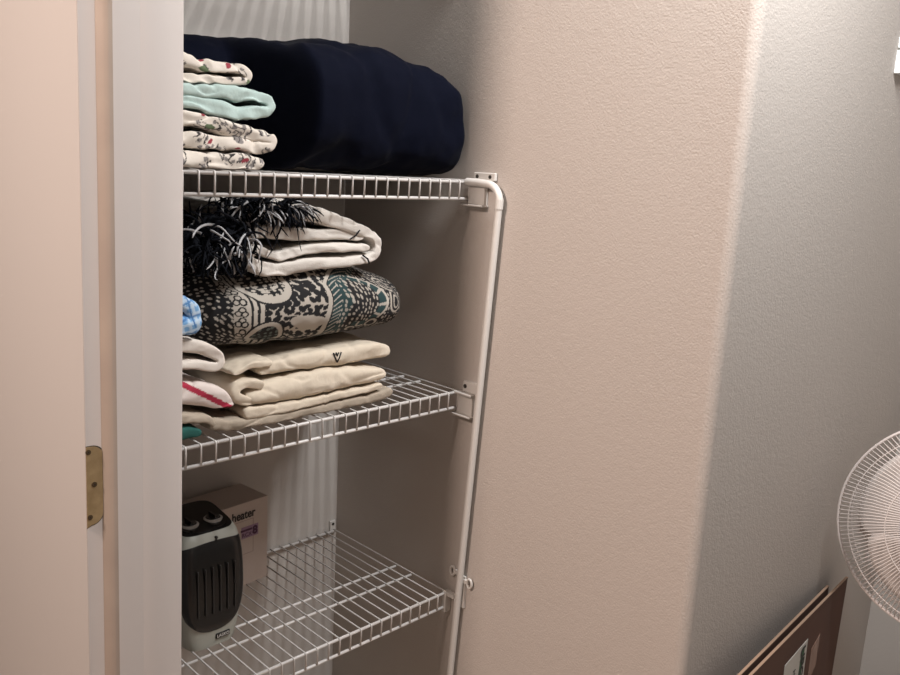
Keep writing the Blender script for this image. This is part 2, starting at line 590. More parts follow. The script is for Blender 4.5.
# ---- comforters: big soft bundles
def bundle(name, x0, x1, fy, fz, nu, nv, zfloor, mats, paint=None, seed=0, amp=0.012, fine=0.004, ex=2.6, endpow=2.6, parent=None, smin=0.0):
    """fy(u)->(front y, back y), fz(u)->top z ; superellipse sections, rounded ends"""
    verts = []
    for i in range(nu + 1):
        u = i / nu
        uu = 0.5 - 0.5 * math.cos(PI * u) if False else u
        # section scale towards the ends
        e = abs(2 * uu - 1)
        s = max(0.0, 1 - e ** (endpow * 3.4)) ** (1 / endpow)
        s = smin + (1 - smin) * s
        x = x0 + (x1 - x0) * uu
        yf, yb = fy(uu)
        zt = fz(uu)
        yc_, ry = (yf + yb) / 2, abs(yb - yf) / 2
        zc_, rz = (zt + zfloor) / 2, (zt - zfloor) / 2
        for j in range(nv):
            a = 2 * PI * j / nv
            c, sn = math.cos(a), math.sin(a)
            c = math.copysign(abs(c) ** (2 / ex), c)
            sn = math.copysign(abs(sn) ** (2 / ex), sn)
            y = yc_ - ry * s * c
            z = zc_ + rz * (s ** 0.8) * sn - (1 - s ** 0.8) * rz * 0.15
            p = (x, y, z)
            d = amp * nz(p, 6, seed) + amp * 0.5 * nz((p[0], p[1] * 1.4, p[2] * 0.6), 16, seed + 4)
            # drawn creases
            cr = abs(nz((x * 1.2, y, z * 0.5), 9, seed + 7))
            d -= fine * sm(0.30, 0.0, cr)
            d += fine * 0.3 * nz(p, 50, seed + 2)
            y += -d * c * 0.9
            z += d * sn * 0.9
            if z < zfloor: z = zfloor + (z - zfloor) * 0.03
            verts.append((x + d * 0.3, y, z))
    fs = []
    for i in range(nu):
        for j in range(nv):
            fs.append((i * nv + j, i * nv + (j + 1) % nv, (i + 1) * nv + (j + 1) % nv, (i + 1) * nv + j))
    fs.append(tuple(range(nv))[::-1])
    fs.append(tuple(nu * nv + j for j in range(nv)))
    b = MB(); b.add(verts, fs)
    cols = paint(np.array(verts)) if paint else None
    return b.build(name, mats, parent, smooth=True, colors=cols)




def navy_y(u):
    # recessed behind the sheets at the left, bulging to the shelf edge at the right
    x = -0.60 + 0.588 * u
    return (-0.205 - 0.182 * sm(-0.41, -0.35, x) - 0.010 * sm(-0.15, 0, x), -0.02)


def navy_z(u):
    x = -0.60 + 0.588 * u
    return ZT + 0.215 + 0.018 * sm(-0.5, -0.25, x) - 0.040 * sm(-0.13, -0.0, x) + 0.004 * math.sin(x * 23)


tag(bundle('comforter', -0.600, -0.009, navy_y, navy_z, 150, 120, ZT + 0.003, M['navy'], seed=3.1, amp=0.010, fine=0.006, ex=3.2, endpow=2.4, smin=0.88),
    'thick navy blue velvet comforter filling the top shelf', 'comforter')


def paisley(v):
    X, Y, Z = v[:, 0], v[:, 1], v[:, 2]
    yf = -0.375
    dy = np.clip(Y - yf, 0, 1)
    a = 60 + (X + 0.5302) / 0.3762 * 790
    a = a + np.where(X > -0.33, 1, -1) * np.clip(dy - 0.02, 0, 1) * 900 * np.clip((np.abs(X + 0.33) - 0.14) / 0.06, 0, 1)
    bb = 60 + (1.2937 - Z) * 2684 - 0.0715 * (a - 60)
    bb = bb - np.where(Z > 1.225, 1, -1) * np.clip(dy - 0.015, 0, 1) * 1500
    # gentle hand-drawn wobble
    wa = 9 * np.sin(bb / 37.0) + 6 * np.sin(a / 29.0 + 1)
    wb = 8 * np.sin(a / 41.0) + 5 * np.sin(bb / 23.0 + 2)
    a = a + wa; bb = bb + wb
    K = np.array((0.006, 0.0058, 0.007)); CR = np.array((0.43, 0.39, 0.34)); TE = np.array((0.014, 0.040, 0.042))
    col = np.tile(K, (len(a), 1))
    col[dots(a, bb, 26, 5.5, 1, 1.5, 0.6)] = CR
    # middle ground: cream with black leaves
    m = (a > 225) & (a < 505)
    col[m] = CR
    lf = dots(a, bb, 31, 12, 2, 1.35, 0.8) | dots(a + 15, bb + 12, 37, 9.5, 5, 1.8, -0.7)
    blob = ((a - 430) / 75) ** 2 + ((bb - 275) / 34) ** 2 < 1
    col[m & lf & ~blob] = K
    # left cream band with a chain of outlined flowers
    l = 118 + 0.16 * (bb - 70); r = l + 62
    band = (a > l) & (a < r)
    col[band] = CR
    for cy in range(-300, 900, 52):
        cxx = 118 + 0.16 * (cy - 70) + 28
        for k in range(3):
            px_, py_ = cxx + 13 * math.cos(k * 2.1 + 0.5), cy + 13 * math.sin(k * 2.1 + 0.5)
            d = np.hypot(a - px_, bb - py_)
            col[(d < 15) & (d > 9)] = K
        d = np.hypot(a - cxx, bb - cy)
        col[d < 5] = K
    for off, cc in ((62, K), (70, CR), (84, K), (92, CR), (108, K)):
        q = (a > l + off) & (a < l + off + (8 if cc is K else 12))
        col[q] = cc
    # arcs
    def ring(cx, cy, r0, r1, cond, c=CR):
        d = np.hypot(a - cx, bb - cy)
        col[(d > r0) & (d < r1) & cond] = c
    d = np.hypot(a - 285, bb - 95)
    ins = (d < 88) & (bb > 20)
    col[ins] = K
    col[ins & dots(a, bb, 22, 8, 7)] = CR
    ring(285, 95, 74, 96, bb > 60)
    ring(285, 95, 96, 102, bb > 60, K)
    ring(285, 95, 40, 46, bb > 60)
    d = np.hypot(a - 270, bb - 350)
    ins = d < 62
    col[ins] = K
    col[ins & dots(a, bb, 20, 6, 8)] = (0.10, 0.12, 0.11)
    ring(270, 350, 52, 70, bb < 400)
    ring(270, 350, 70, 78, bb < 400, K)
    # teal medallion
    ca = 505 + np.clip(110 - bb, 0, 200) * 0.9
    reg = (a > ca + 10) & (a < 800)
    col[reg] = K
    col[reg & dots(a, bb, 22, 5.2, 9, 1.7, 1.2)] = CR * 0.85
    rays = (a > ca + 10) & (a < ca + 58)
    col[rays] = TE
    col[rays & (np.mod(bb + a * 0.5, 21) < 5)] = CR * 0.9
    q = (a > ca + 58) & (a < ca + 96)
    col[q & (col.sum(1) < 0.1)] = TE
    dd = np.hypot(a - 650, bb - 190)
    q = (dd > 100) & (dd < 132) & (a > 640)
    col[q] = TE
    ang = np.arctan2(bb - 190, a - 650)
    col[q & (np.mod(ang * 14, 2 * PI) < 1.5)] = CR * 0.9
    ring(650, 190, 132, 142, a > 640)
    col[(np.abs(a - ca) < 11)] = CR
    col[(np.abs(a - ca - 14) < 3)] = K
    # right shoulder scrolls
    q = (a > 800)
    for (cx, cy) in ((850, 200), (835, 90), (980, 160), (960, 330)):
        d = np.hypot((a - cx), (bb - cy) * 0.8)
        q2 = (d < 55) & (a > 790)
        col[q2] = K
        col[q2 & (((d > 40) & (d < 50)) | ((d > 20) & (d < 28)))] = CR
    for (cx, cy) in ((745, 300), (650, 345), (560, 370), (800, 345)):
        d = np.hypot(a - cx, bb - cy)
        col[(d < 34)] = K
        col[(d > 17) & (d < 27)] = CR * 0.8
    col = np.clip(col, 0, 1)
    return np.concatenate([col, np.ones((len(col), 1))], 1)


def pais_y(u):
    return (-0.378 + 0.045 * (1 - sm(0, 0.25, u)), -0.06)


def pais_z(u):
    return 1.286 + 0.008 * math.sin(u * 3.1) - 0.02 * sm(0.6, 1.0, u)


def pais_bundle():
    # same builder, with its underside resting on the cream sheets
    return bundle('comforter', -0.575, -0.086, pais_y, pais_z, 440, 420, 1.152, M['vertex'], paint=paisley, seed=8.3, amp=0.008, fine=0.003, ex=2.3, endpow=2.0)


tag(pais_bundle(), 'rolled comforter printed in black, cream and teal paisley on the middle shelf', 'comforter')


# ---- sheets at the left of the top shelf
def floral(seed, cov):
    def f(v):
        a = v[:, 0] * 1000 + seed * 13; bb = (v[:, 2] - v[:, 1] * 0.9) * 1000
        a2 = a + 5 * np.sin(bb / 7.0); b2 = bb + 5 * np.sin(a / 9.0)
        col = np.tile(np.array((0.66, 0.60, 0.53)), (len(a), 1))
        patch = dots(a, bb, 38, 15 * cov, seed)
        ln = (np.abs(np.sin(a2 / 4.2 + np.sin(b2 / 5.0) * 1.8)) < 0.34)
        col[patch & ln] = (0.03, 0.025, 0.025)
        col[patch & ~ln & dots(a, bb, 12, 4, seed + 2)] = (0.22, 0.20, 0.19)
        col[dots(a + 17, bb + 9, 64, 3.6, seed + 4, 1.8, 0.4)] = (0.26, 0.035, 0.05)
        col[dots(a + 30, bb + 20, 70, 4.5, seed + 5, 2.0, -0.4)] = (0.11, 0.15, 0.08)
        return np.concatenate([col, np.ones((len(a), 1))], 1)
    return f


G1 = 'folded sheets stacked at the left of the top shelf'
GM = 'folded sheets under the paisley comforter'
GL = 'small folded linens at the left end of the middle shelf'
yb = -0.215
tag(ribbon('folded_sheet', [(-0.598, 1.4655, 0.026), (-0.56, 1.467, 0.026), (-0.51, 1.468, 0.025), (-0.475, 1.466, 0.022), (-0.452, 1.463, 0.016)], -0.378, yb, M['vertex'], step=0.0014, zfloor=ZT + 0.003, seed=5.2, paint=floral(3, 1.0), amp=0.0045, fine=0.0026, crease=0.003),
    'cream floral print sheet, lowest of the stack on the top shelf', 'folded sheet', G1)
tag(ribbon('folded_sheet', [(-0.596, 1.497, 0.022), (-0.56, 1.498, 0.022), (-0.50, 1.494, 0.020), (-0.44, 1.487, 0.018), (-0.4265, 1.4950, 0.016), (-0.436, 1.504, 0.018), (-0.475, 1.5105, 0.022), (-0.52, 1.5215, 0.022), (-0.56, 1.5255, 0.020), (-0.598, 1.527, 0.020)], -0.374, yb, M['vertex'], step=0.0014, zfloor=ZT + 0.003, seed=5.2, paint=floral(9, 1.15), amp=0.0045, fine=0.0026, crease=0.003, ty=0.5),
    'cream sheet with black, red and green floral print just under the mint one', 'folded sheet', G1)
tag(ribbon('folded_sheet', [(-0.598, 1.549, 0.016), (-0.54, 1.548, 0.018), (-0.49, 1.541, 0.020), (-0.445, 1.541, 0.017), (-0.428, 1.5545, 0.015), (-0.440, 1.568, 0.017), (-0.49, 1.567, 0.021), (-0.54, 1.566, 0.019), (-0.598, 1.566, 0.018)], -0.368, yb, M['mint'], seed=5.2, amp=0.0045, fine=0.0026, crease=0.003, ty=0.5),
    'pale mint green folded sheet in the top shelf stack', 'folded sheet', G1)
tag(ribbon('folded_sheet', [(-0.598, 1.583, 0.010), (-0.55, 1.583, 0.011), (-0.50, 1.583, 0.011), (-0.474, 1.5875, 0.010), (-0.467, 1.5955, 0.011), (-0.478, 1.603, 0.012), (-0.51, 1.601, 0.015), (-0.545, 1.602, 0.017), (-0.575, 1.607, 0.020), (-0.598, 1.617, 0.022)], -0.364, yb, M['vertex'], step=0.0014, seed=5.2, paint=floral(14, 0.5), amp=0.0045, fine=0.0026, crease=0.003, ty=0.5),
    'thin cream folded sheet on top of the mint green one', 'folded sheet', G1)

# ---- sheets under the paisley comforter, middle shelf
ZF = ZM + 0.0025
tag(ribbon('folded_sheet', [(-0.535, 1.056, 0.020), (-0.50, 1.050, 0.018), (-0.443, 1.0465, 0.015), (-0.32, 1.047, 0.016), (-0.2116, 1.0490, 0.018), (-0.176, 1.0520, 0.018)], -0.384, -0.07, M['cream_dark'], zfloor=ZF, seed=5.3, amp=0.002),
    'dull tan folded sheet lying directly on the middle wire shelf', 'folded sheet', GM)
tag(ribbon('folded_sheet', [(-0.478, 1.064, 0.020), (-0.44, 1.0620, 0.018), (-0.36, 1.0625, 0.014), (-0.2732, 1.0660, 0.012), (-0.20, 1.0700, 0.008)], -0.386, -0.09, M['cream'], seed=5.3, amp=0.003, zfloor=ZF + 0.014),
    'flat cream folded sheet between the tan sheet and the thick cream one', 'folded sheet', GM)
o = ribbon('folded_sheet', [(-0.470, 1.090, 0.026), (-0.4374, 1.0915, 0.038), (-0.3573, 1.0930, 0.043), (-0.2705, 1.0945, 0.038), (-0.1950, 1.0900, 0.022)], -0.384, -0.08, M['cream'], seed=5.3, amp=0.004, ty=0.25)
tag(o, 'thick cream folded sheet with a curled left end', 'folded sheet', GM)
ribbon('curled_end', [(-0.452, 1.1085, 0.014), (-0.4782, 1.1155, 0.016), (-0.497, 1.1085, 0.017), (-0.4985, 1.0950, 0.017), (-0.4820, 1.0850, 0.017), (-0.464, 1.0820, 0.012)], -0.384, -0.12, M['cream'], seed=6.3, amp=0.003, parent=o)
o = ribbon('folded_sheet', [(-0.443, 1.1300, 0.018), (-0.4082, 1.1325, 0.024), (-0.3089, 1.1330, 0.030), (-0.2185, 1.1350, 0.032), (-0.1790, 1.1310, 0.024)], -0.374, -0.08, M['cream'], seed=5.3, amp=0.003, ty=0.25)
tag(o, 'cream folded sheet with a small dark bow mark, right under the paisley comforter', 'folded sheet', GM)
ribbon('twisted_corner', [(-0.5007, 1.1330, 0.007), (-0.4716, 1.1400, 0.011), (-0.4341, 1.1400, 0.014)], -0.380, -0.30, M['cream'], seed=9.3, amp=0.004, parent=o)

# ---- small linens at the left end
tag(ribbon('folded_cloth', [(-0.600, 1.0500, 0.022), (-0.584, 1.0520, 0.022), (-0.565, 1.0485, 0.013)], -0.386, -0.20, M['green'], seed=3.4, zfloor=ZF, amp=0.002),
    'dark green cloth at the bottom left of the middle shelf', 'folded cloth', GL)
tag(ribbon('folded_cloth', [(-0.600, 1.079, 0.014), (-0.5709, 1.0740, 0.016), (-0.5500, 1.0680, 0.013), (-0.542, 1.0600, 0.008)], -0.388, -0.20, M['cream_dark'], seed=3.4, amp=0.003, zfloor=ZF),
    'beige cloth hanging over the dark green one', 'folded cloth', GL)


def stripe(v):
    X, Z = v[:, 0], v[:, 2]
    col = np.tile(np.array((0.68, 0.60, 0.56)), (len(X), 1))
    # red stripe running diagonally across the front of the fold
    d = (Z - (1.134 - (X + 0.597) * 0.62))
    col[np.abs(d) < 0.0052] = (0.36, 0.02, 0.05)
    return np.concatenate([col, np.ones((len(X), 1))], 1)


tag(ribbon('folded_towel', [(-0.600, 1.1170, 0.034), (-0.5611, 1.1100, 0.036), (-0.5280, 1.0960, 0.032), (-0.5100, 1.0860, 0.018)], -0.386, -0.20, M['vertex'], step=0.0018, seed=3.4, paint=stripe, amp=0.003, zfloor=ZF),
    'white folded towel with one red stripe', 'folded towel', GL)
tag(ribbon('folded_cloth', [(-0.600, 1.1620, 0.015), (-0.565, 1.157, 0.015), (-0.5330, 1.1500, 0.014), (-0.5260, 1.1620, 0.014), (-0.5420, 1.175, 0.018), (-0.565, 1.1850, 0.020), (-0.600, 1.1940, 0.022)], -0.386, -0.335, M['offwhite'], seed=3.4, amp=0.002, ty=0.5),
    'off-white folded cloth between the blue plaid and the red striped towel', 'folded cloth', GL)


def plaid(v):
    a = (v[:, 0] + 0.3 * v[:, 2]) * 1000; bb = (v[:, 2] - 0.3 * v[:, 0] - v[:, 1] * .7) * 1000
    base = np.array((0.17, 0.36, 0.62)); lt = np.array((0.50, 0.62, 0.74)); dk = np.array((0.07, 0.19, 0.42))
    s = (np.mod(a, 13) < 5).astype(float) + (np.mod(bb, 13) < 5).astype(float)
    col = np.where((s == 0)[:, None], base, np.where((s == 1)[:, None], lt * .8 + base * .2, lt))
    k = (np.mod(a + 4, 26) < 2.5) | (np.mod(bb + 4, 26) < 2.5)
    col[k] = dk
    return np.concatenate([col, np.ones((len(a), 1))], 1)


tag(ribbon('folded_cloth', [(-0.606, 1.2200, 0.030), (-0.590, 1.2240, 0.036), (-0.577, 1.2220, 0.026), (-0.578, 1.246, 0.022), (-0.596, 1.260, 0.020)], -0.400, -0.383, M['vertex'], step=0.0018, seed=5.4, paint=plaid, amp=0.003),
    'light blue plaid cloth tucked beside the paisley comforter', 'folded cloth', GL)

# ---- fringed throw on top of the paisley comforter
thr = thing('throw_blanket', 'off-white folded throw with a shaggy black and grey fringe', 'throw blanket', (-0.36, -0.22, 1.29))
TP = [(-0.4534, 1.3900, 0.0179), (-0.3934, 1.3960, 0.0246), (-0.3485, 1.3880, 0.0270), (-0.2933, 1.3730, 0.0250), (-0.2349, 1.3570, 0.0200), (-0.2010, 1.3400, 0.0171), (-0.1965, 1.3180, 0.0172),
      (-0.2176, 1.3050, 0.0172), (-0.3154, 1.3000, 0.0197), (-0.3582, 1.2970, 0.0209), (-0.3992, 1.2940, 0.0221), (-0.4459, 1.3010, 0.0215), (-0.4600, 1.3160, 0.0160), (-0.4440, 1.3270, 0.0150),
      (-0.4215, 1.3190, 0.0120), (-0.402, 1.3155, 0.0141), (-0.3811, 1.3190, 0.0158), (-0.3357, 1.3250, 0.0165), (-0.2674, 1.3280, 0.0155), (-0.2200, 1.3240, 0.0110)]
ribbon('folded_blanket', TP, -0.362, -0.10, M['throw'], thr, seed=2.9, amp=0.003, ty=0.5)
ribbon('inner_fold', [(-0.474, 1.3480, 0.015), (-0.4255, 1.3560, 0.020), (-0.3893, 1.3520, 0.0200), (-0.3326, 1.3500, 0.0200), (-0.2727, 1.3480, 0.0160), (-0.2306, 1.3420, 0.0101)], -0.357, -0.11, M['throw'], thr, seed=2.9, amp=0.003, ty=0.5)
b = MB()
b.tube([(-0.236, -0.3645, 1.3120), (-0.226, -0.367, 1.3050), (-0.2215, -0.3665, 1.2965)], 0.0016, 6)
b.build('edge_stitch', M['black_yarn'], thr, smooth=True)
b = MB()
b.tube([(-0.262, -0.3600, 1.3400), (-0.250, -0.361, 1.3465), (-0.242, -0.362, 1.3560)], 0.0013, 6)
b.build('edge_stitch', M['black_yarn'], thr, smooth=True)
rnd = random.Random(11)
fb = MB()
# dense dark heart of the tassels, so that no cloth shows through
for (cx_, cy_, cz_, rx_, ry_, rz_) in ((-0.520, -0.325, 1.335, 0.050, 0.035, 0.026), (-0.500, -0.335, 1.355, 0.045, 0.030, 0.022), (-0.440, -0.335, 1.392, 0.035, 0.028, 0.012)):
    for k in range(60):
        a_, b_ = rnd.uniform(0, 2 * PI), rnd.uniform(-1, 1)
        q_ = math.sqrt(1 - b_ * b_)
        p_ = Vector((cx_ + rx_ * q_ * math.cos(a_) * .8, cy_ + ry_ * q_ * math.sin(a_) * .8, cz_ + rz_ * b_ * .8))
        d_ = Vector((rnd.uniform(-1, 1), rnd.uniform(-1, 1), rnd.uniform(-.5, .5))) * 0.016
        fb.tube([p_ - d_, p_ + Vector((0, 0, .004)), p_ + d_], [0.004, 0.006, 0.003], 6, 0)


def strand(p, d, L, droop, r, mi, curl):
    pts, rs = [], []
    p = Vector(p); d = Vector(d).normalized()
    n = 9
    ax = Vector((rnd.uniform(-1, 1), rnd.uniform(-1, 1), rnd.uniform(-1, 1)))
    for i in range(n):
        pts.append(tuple(p)); rs.append(r * (1 - 0.5 * i / n) * (0.5 if i == n - 1 else 1))
        d = (d + Vector((0, 0, -droop)) + ax.cross(d) * curl * 0.25 + Vector((rnd.uniform(-.1, .1), rnd.uniform(-.1, .1), rnd.uniform(-.1, .1)))).normalized()
        p = p + d * (L / n)
        if p.z > 1.412: p.z = 1.412 - rnd.uniform(0, 0.004); d.z = -abs(d.z) * 0.3
        if p.z < 1.288: p.z = 1.288 + rnd.uniform(0, 0.004)
        if p.y < -0.405: p.y = -0.405; d.y = abs(d.y) * .3
        if p.x < -0.608: p.x = -0.608
    fb.tube(pts, rs, 5, mi)


# big shaggy bunch hanging at the left end
for i in range(520):
    t = rnd.random()
    x = -0.475 - 0.08 * rnd.random() - 0.02
    z = 1.310 + 0.060 * rnd.random()
    y = -0.365 + 0.16 * rnd.random() ** 1.5
    strand((x + 0.04, y, z), (rnd.uniform(-1.0, 0.25), rnd.uniform(-0.8, 0.2), rnd.uniform(-0.5, 0.8)), rnd.uniform(0.035, 0.085), rnd.uniform(0.10, 0.32), rnd.uniform(0.0013, 0.0030), 0 if rnd.random() < 0.80 else 1, rnd.uniform(0.3, 1.6))
# bunch over the top edge
for i in range(330):
    x = -0.475 + 0.085 * rnd.random()
    z = 1.385 + 0.020 * rnd.random()
    y = -0.372 + 0.10 * rnd.random() ** 1.3
    strand((x, y, z), (rnd.uniform(-0.9, 0.9), rnd.uniform(-0.9, -0.1), rnd.uniform(-0.4, 0.6)), rnd.uniform(0.03, 0.06), rnd.uniform(0.12, 0.3), rnd.uniform(0.0012, 0.0026), 0 if rnd.random() < 0.70 else 1, rnd.uniform(0.3, 1.6))
# loose strands combed to the right over the cream cloth
for i in range(60):
    x = -0.400 + 0.045 * rnd.random()
    strand((x, -0.374, 1.392 + 0.008 * rnd.random()), (rnd.uniform(0.2, 1.0), -0.25, rnd.uniform(-0.7, 0.1)), rnd.uniform(0.02, 0.045), rnd.uniform(0.08, 0.16), rnd.uniform(0.0008, 0.0015), 0 if rnd.random() < 0.8 else 1, rnd.uniform(0.1, 0.6))
for (x, z, dx_, L) in ((-0.385, 1.372, 0.1, 0.06), (-0.43, 1.36, 0.3, 0.04), (-0.42, 1.35, -0.4, 0.05)):
    strand((x, -0.376, z), (dx_, -0.1, -0.8), L, 0.1, 0.0011, 0, 0.5)
fo = fb.build('fringe', [M['black_yarn'], M['grey_yarn']], thr, smooth=True)
fo['kind'] = 'stuff'
fo['label'] = 'tangled black and grey yarn fringe'
# small dark bow mark on the cream sheet
b = MB()
for pts in ([(-0.303, 1.1430), (-0.2985, 1.1330), (-0.2945, 1.1255)], [(-0.286, 1.1430), (-0.290, 1.1330), (-0.2945, 1.1255)], [(-0.2975, 1.1430), (-0.2945, 1.137), (-0.2915, 1.1430)]):
    b.tube([(x, -0.3755, z) for x, z in pts], 0.0014, 6)
for o_ in list(C.objects):
    if o_.get('label', '').startswith('cream folded sheet with a small dark bow'):
        b.build('bow_mark', M['ink'], o_, smooth=True)

# ------------------------------------------------------------------ carton behind the heater
ang = math.atan2(-0.112 + 0.139, -0.267 + 0.359)   # front face direction
bx = thing('heater_carton', 'pale cardboard carton reading heater behind the small heater', 'box', (-0.2666, -0.112, ZB + 0.002))
bx.rotation_euler = (0, 0, 0.10)
W_, D_, H_ = 0.235, 0.093, 0.183


def inbox(name, mats, fn, bevel=0.0, parent=None):
    # local coordinates: x to the left is negative, y into the shelf
    b = MB(); fn(b)
    me_parent = parent or bx
    me = bpy.data.meshes.new(name)
    me.from_pydata(b.v, [], b.f)
    for m in (mats if isinstance(mats, (list, tuple)) else [mats]): me.materials.append(m)
    o = bpy.data.objects.new(name, me); C.objects.link(o); o.parent = me_parent
    if bevel:
        md = o.modifiers.new('bevel', 'BEVEL'); md.width = bevel; md.segments = 2
    return o


inbox('carton_body', M['box_paper'], lambda b: b.box((-W_, 0, 0), (0, D_, H_)), 0.0012)
inbox('sticker', M['purple_ink'], lambda b: b.box((-0.066, -0.0006, 0.105), (-0.024, 0, 0.130)))


def outline(b):
    for (x0, z0, x1, z1) in ((-0.080, 0.1435, -0.036, 0.1445), (-0.037, 0.070, -0.036, 0.1445), (-0.080, 0.070, -0.036, 0.071)):
        b.box((x0, -0.0004, z0), (x1, 0, z1))


inbox('printed_outline', M['line_ink'], outline)


def btext(body, size, x, z, mat, sx=1.0, bold=0.0, name='lettering'):
    t = text_mesh(name, body, size, (0, 0, 0), (PI / 2, 0, 0), mat, bx, 0.0002, bold, sx)
    t.location = (x, -0.0009, z)
    return t


btext('heater', 0.026, -0.061, 0.157, M['ink'], 0.85, 0.0006)
btext('8', 0.024, -0.0325, 0.1165, M['purple_dark'], 1.0, 0.0012)
btext('▬▬', 0.014, -0.054, 0.1235, M['purple_dark'], 1.0)
btext('RCX', 0.012, -0.053, 0.1120, M['purple_dark'], 1.0)

# ------------------------------------------------------------------ heater
hc = Vector((-0.4805, -0.2135, ZB + 0.0018))
ht = thing('space_heater', 'small silver-grey ceramic heater with a black curved front', 'heater', hc)
HW = [(0.0, 0.047), (0.004, 0.050), (0.03, 0.0565), (0.07, 0.0620), (0.11, 0.0650), (0.15, 0.0655), (0.19, 0.0635), (0.213, 0.058)]


def hwid(z):
    for (z0, w0), (z1, w1) in zip(HW, HW[1:]):
        if z <= z1: return w0 + (w1 - w0) * (z - z0) / (z1 - z0)
    return HW[-1][1]


def hfront(z):   # y of the front at height z, gently bowed
    return -0.063 - 0.006 * math.sin(PI * min(1, z / 0.235)) + 0.02 * (z / 0.235) ** 3 * 0.5


b = MB()
NZ, NA = 36, 48
for i in range(NZ + 1):
    z = 0.217 * i / NZ
    k = 1.0
    if z > 0.203: k = 1 - 0.10 * ((z - 0.203) / 0.014) ** 2
    wv = hwid(min(z, 0.213)) * k
    yf, ybk = hfront(z) * k, 0.062 * k
    for j in range(NA):
        a = 2 * PI * j / NA
        c, s_ = math.cos(a), math.sin(a)
        c = math.copysign(abs(c) ** 0.42, c); s_ = math.copysign(abs(s_) ** 0.42, s_)
        y = (yf + ybk) / 2 + s_ * (ybk - yf) / 2
        # top slopes up to the back
        zz = z + (0.016 * (y - yf) / (ybk - yf) * max(0, (z - 0.15) / 0.067))
        b.v.append(tuple(hc + Vector((c * wv, y, zz))))
for i in range(NZ):
    for j in range(NA):
        b.f.append((i * NA + j, i * NA + (j + 1) % NA, (i + 1) * NA + (j + 1) % NA, (i + 1) * NA + j)); b.m.append(0)
b.f.append(tuple(range(NA))[::-1]); b.m.append(0)
b.f.append(tuple(NZ * NA + j for j in range(NA))); b.m.append(1)
b.build('housing', [M['heater_body'], M['heater_black']], ht, smooth='angle')
# control deck on top
b = MB()
vs = []
for j in range(NA):
    a = 2 * PI * j / NA
    c, s_ = math.cos(a), math.sin(a)
    c = math.copysign(abs(c) ** 0.5, c); s_ = math.copysign(abs(s_) ** 0.5, s_)
    vs.append((c * 0.044, 0.003 + s_ * 0.049))
for zz in (0.0, 0.0025):
    for x, y in vs:
        b.v.append(tuple(hc + Vector((x, y, 0.2162 + 0.016 * (y + 0.055) / 0.115 + zz))))
b.f.append(tuple(NA + j for j in range(NA))); b.m.append(0)
for j in range(NA):
    b.f.append((j, (j + 1) % NA, NA + (j + 1) % NA, NA + j)); b.m.append(0)
b.build('control_panel', M['heater_black'], ht, smooth='angle')
for s in (-1, 1):
    c = hc + Vector((s * 0.0235 + 0.001, -0.014, 0.2210))
    b = MB(); b.tube([c, c + Vector((0, 0, 0.004)), c + Vector((0, 0, 0.0055))], [0.0175, 0.0175, 0.0150], 32)
    k = b.build('knob', M['chrome'], ht, smooth='angle')
    b = MB(); b.tube([c + Vector((0, 0, 0.0055)), c + Vector((0, 0, 0.0070))], [0.0135, 0.0120], 32)
    b.box(c + Vector((-0.0022, -0.012, 0.0068)), c + Vector((0.0022, 0.012, 0.0125)))
    b.build('knob_grip', M['heater_black'], k, smooth='angle')
# black front: bowed lens-shaped panel
gz0, gz1 = 0.032, 0.203


def glens(t):  # t 0..1 from bottom to top ; half width
    w = 0.0615
    return w * (1 - abs(2 * t - 1) ** 3.2 * (0.16 if t < 0.5 else 0.07))


b = MB()
NG = 40
prof2 = []
for i in range(NG + 1):
    x = -1 + 2 * i / NG
    zb = gz0 + 0.026 * abs(x) ** 2.4
    zt = gz1 - 0.006 * abs(x) ** 2.6
    prof2.append((x, zb, zt))
NR = 30
for (x, zb, zt) in prof2:
    for r_ in range(NR + 1):
        t = r_ / NR
        z = zb + (zt - zb) * t
        xx = x * min(glens(t), hwid(z) - 0.0030)
        e = min(1, (1 - abs(x)) / 0.10) * min(1, t / 0.05) * min(1, (1 - t) / 0.05)
        yy = hfront(z) - 0.0005 - 0.0035 * math.sqrt(max(e, 0)) + 0.010 * max(0, abs(x) - 0.62) ** 2 / 0.14
        b.v.append(tuple(hc + Vector((xx, yy, z))))
for i in range(NG):
    for r_ in range(NR):
        q = i * (NR + 1) + r_
        b.f.append((q, q + 1, q + NR + 2, q + NR + 1)); b.m.append(0)
# closed rear skirt so that the panel has thickness
o0 = len(b.v)
for (x, y, z) in list(b.v[:o0]): b.v.append((x, hc.y - 0.045, z))
for i in range(NG):
    for r_ in range(NR):
        q = o0 + i * (NR + 1) + r_
        b.f.append((q, q + NR + 1, q + NR + 2, q + 1)); b.m.append(0)
edge = [i * (NR + 1) for i in range(NG + 1)] + [NG * (NR + 1) + r_ for r_ in range(1, NR + 1)] + [i * (NR + 1) + NR for i in range(NG - 1, -1, -1)] + [r_ for r_ in range(NR - 1, 0, -1)]
for i in range(len(edge)):
    a_, c_ = edge[i], edge[(i + 1) % len(edge)]
    b.f.append((a_, c_, c_ + o0, a_ + o0)); b.m.append(0)
gr = b.build('front_grille', M['heater_black'], ht, smooth='angle')
for i in range(6):
    x = -0.038 + 0.0145 * i
    b = MB(); b.box(hc + Vector((x, -0.0752, 0.070)), hc + Vector((x + 0.0020, -0.0715, 0.160)))
    b.build('grille_fin', M['heater_fin'], gr, bevel=0.0006)
b = MB(); b.box(hc + Vector((0.001, -0.0668, 0.0135)), hc + Vector((0.029, -0.060, 0.0235)))
lp = b.build('logo_plate', M['heater_black'], ht, bevel=0.001)
text_mesh('logo_lettering', 'LASKO', 0.0085, hc + Vector((0.015, -0.0672, 0.0185)), (PI / 2, 0, 0), M['plastic'], lp, 0.0002, 0.0001, 0.95)
